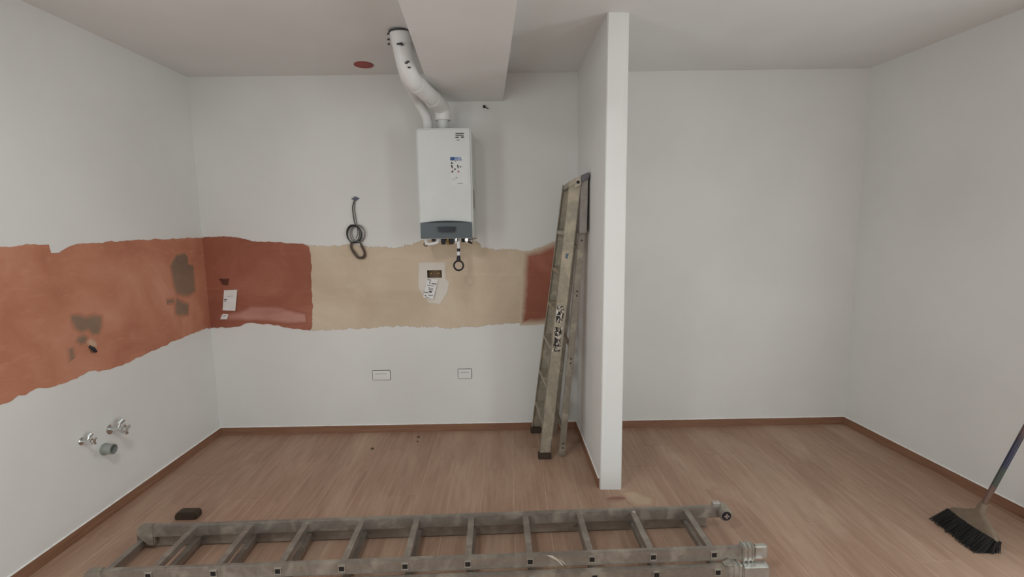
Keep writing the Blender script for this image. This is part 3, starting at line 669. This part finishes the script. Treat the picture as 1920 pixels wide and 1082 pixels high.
valve('chrome water stop valve low on left wall, the one nearer the camera', 2.535, .500, .78, .5)
valve('larger chrome water stop valve low on left wall, nearer the back corner', 2.725, .486, 1.08, .2)
dr = thing('drain_stub', 'short grey plastic drain pipe stub below the two chrome valves', 'drain pipe', (XL, 2.67, .390))
X = Vector((XL, 2.67, .392)); m = MB(); sg = 24
for r_, x0, x1 in ((.029, 0, .055),):
    m.tube([X, X + Vector((.055, 0, 0))], r_, sg, cap=False); m.tube([X + Vector((.055, 0, 0)), X + Vector((.006, 0, 0))], r_ - .004, sg, cap=False)
    m.tube([X + Vector((.055, 0, 0)), X + Vector((.0551, 0, 0))], [r_, r_ - .004], sg, cap=False)
child(m, 'pipe_end', 'pvc', dr, smooth=True)
child(MB().tube([X + Vector((.004, 0, 0)), X + Vector((.008, 0, 0))], .025, 20), 'pipe_plug', 'cable_dark', dr)
child(MB().tube([X, X + Vector((.010, 0, 0))], .033, sg), 'wall_collar', 'pvc', dr, smooth=True)
ch = thing('conduit_hole_stub', 'small dark solid stub drawn for a conduit hole in cream filler on orange band', 'cable', (XL, 2.665, .967))  # conduit hole built as a solid, its dark inside given by colour
child(MB().tube([(XL, 2.658, .985), (XL + .02, 2.660, .975), (XL + .022, 2.672, .952)], [.009, .008, .007], 10), 'stub', 'black', ch, smooth=True)
child(MB().tube([(XL, 2.668, .962), (XL + .014, 2.672, .955)], [.010, .008], 10), 'sleeve', 'cable_brown', ch, smooth=True)

# ------------------------------------------------------------------ broom
bl = Vector((2.315, 2.325, 0)); ba = Vector((.40, -.01, 1)).normalized()
br = thing('broom', 'black-bristled broom with dark printed handle leaning against right wall', 'broom', bl)
q = ba.to_track_quat('Z', 'Y'); bY = Vector((0.06, 1, 0)); bY = (bY - ba * bY.dot(ba)).normalized(); bX = bY.cross(ba)
F3 = lambda a, b, c: bl + bX * a + bY * b + ba * c
def loft(sections):   # each: (height, half length, half thickness)
    m = MB(); vs = []; sg = 20
    for h_, L_, T_ in sections:
        for j in range(sg):
            a = 2 * math.pi * j / sg; ca, sa = math.cos(a), math.sin(a)
            vs.append(F3(T_ * math.copysign(abs(ca) ** .6, ca), L_ * math.copysign(abs(sa) ** .6, sa), h_))
    n = len(sections); fs = [tuple(reversed(range(sg))), tuple((n - 1) * sg + j for j in range(sg))]
    fs += [(i * sg + j, i * sg + (j + 1) % sg, (i + 1) * sg + (j + 1) % sg, (i + 1) * sg + j) for i in range(n - 1) for j in range(sg)]
    return m.add(vs, fs)
child(loft([(.066, .136, .026), (.082, .132, .024), (.10, .105, .02), (.125, .055, .018), (.145, .024, .018)]), 'broom_cap', 'broom_cap', br, smooth=True)
child(loft([(.142, .020, .018), (.19, .017, .017)]), 'handle_socket', 'broom_cap', br, smooth=True)
m = MB(); rb_ = random.Random(3)
for i in range(2400):
    b_ = rb_.uniform(-1, 1); a_ = rb_.uniform(-1, 1)
    p0 = F3(a_ * .024, b_ * .132, .070); p1 = F3(a_ * .046 + rb_.uniform(-.006, .006) - .006, b_ * .137 + rb_.uniform(-.005, .005), .012)
    if p1.z > .004 or True:
        dv = p1 - p0
        p1 = p0 + dv * ((p0.z - rb_.uniform(.001, .006)) / max(1e-4, -dv.z))
    wv = Vector((rb_.uniform(-1, 1), rb_.uniform(-1, 1), 0)).normalized() * .0021; w2 = wv.cross(Vector((0, 0, 1)))
    m.add([p0 + wv, p0 - wv * .5 + w2 * .8, p0 - wv * .5 - w2 * .8, p1 + wv * .7, p1 - wv * .35 + w2 * .6, p1 - wv * .35 - w2 * .6], [(0, 1, 4, 3), (1, 2, 5, 4), (2, 0, 3, 5), (3, 4, 5)])
o = child(m, 'bristles', 'bristle', br); o['kind'] = 'stuff'
hm = MB().tube([(0, 0, .0), (0, 0, 1.06)], .0125, 16); hd = hm.build('handle', 'handle', br, smooth=True)
hd.rotation_euler = q.to_euler(); hd.location = ba * .15
child(MB().tube([bl + ba * 1.20, bl + ba * 1.215], .014, 16), 'handle_cap', 'black', br, smooth=True)

# ------------------------------------------------------------------ crumbs of debris on the floor
def crumb(x_, y_, r_, label, sd):
    rr = random.Random(sd); bm = bmesh.new(); bmesh.ops.create_icosphere(bm, subdivisions=1, radius=r_)
    for v in bm.verts: v.co = Vector((v.co.x * rr.uniform(.7, 1.4), v.co.y * rr.uniform(.7, 1.3), max(-r_ * .4, v.co.z * .6)))
    me = bpy.data.meshes.new('debris_crumb'); bm.to_mesh(me); bm.free(); me.materials.append(M['dark_brown'])
    o = bpy.data.objects.new('debris_crumb', me); COL.objects.link(o); o.location = (x_, y_, r_ * .4); tag(o, label, 'debris', 'dark crumbs on the floor')
crumb(-.709, 3.64, .011, 'larger dark crumb on floor near skirting below the boiler', 1)
crumb(-.702, 3.56, .007, 'tiny dark crumb just in front of the larger crumb', 2)
crumb(-1.014, 3.452, .011, 'dark crumb on floor left of the other two crumbs', 3)

# ------------------------------------------------------------------ flush ceiling lamp out of view, added to brighten the room
lp = thing('added_fill_lamp', 'added square white fill lamp on the ceiling, out of view', 'lamp', (-.9, .9, H))
child(MB().box((-1.06, .74, H - .03), (-.74, 1.06, H)), 'fill_lamp_body', 'plate', lp, bevel=.005)
area('added_fill_light', (-.9, .9, H - .04), (0, 0, -1), .3, .3, 19, (.95, .99, 1))
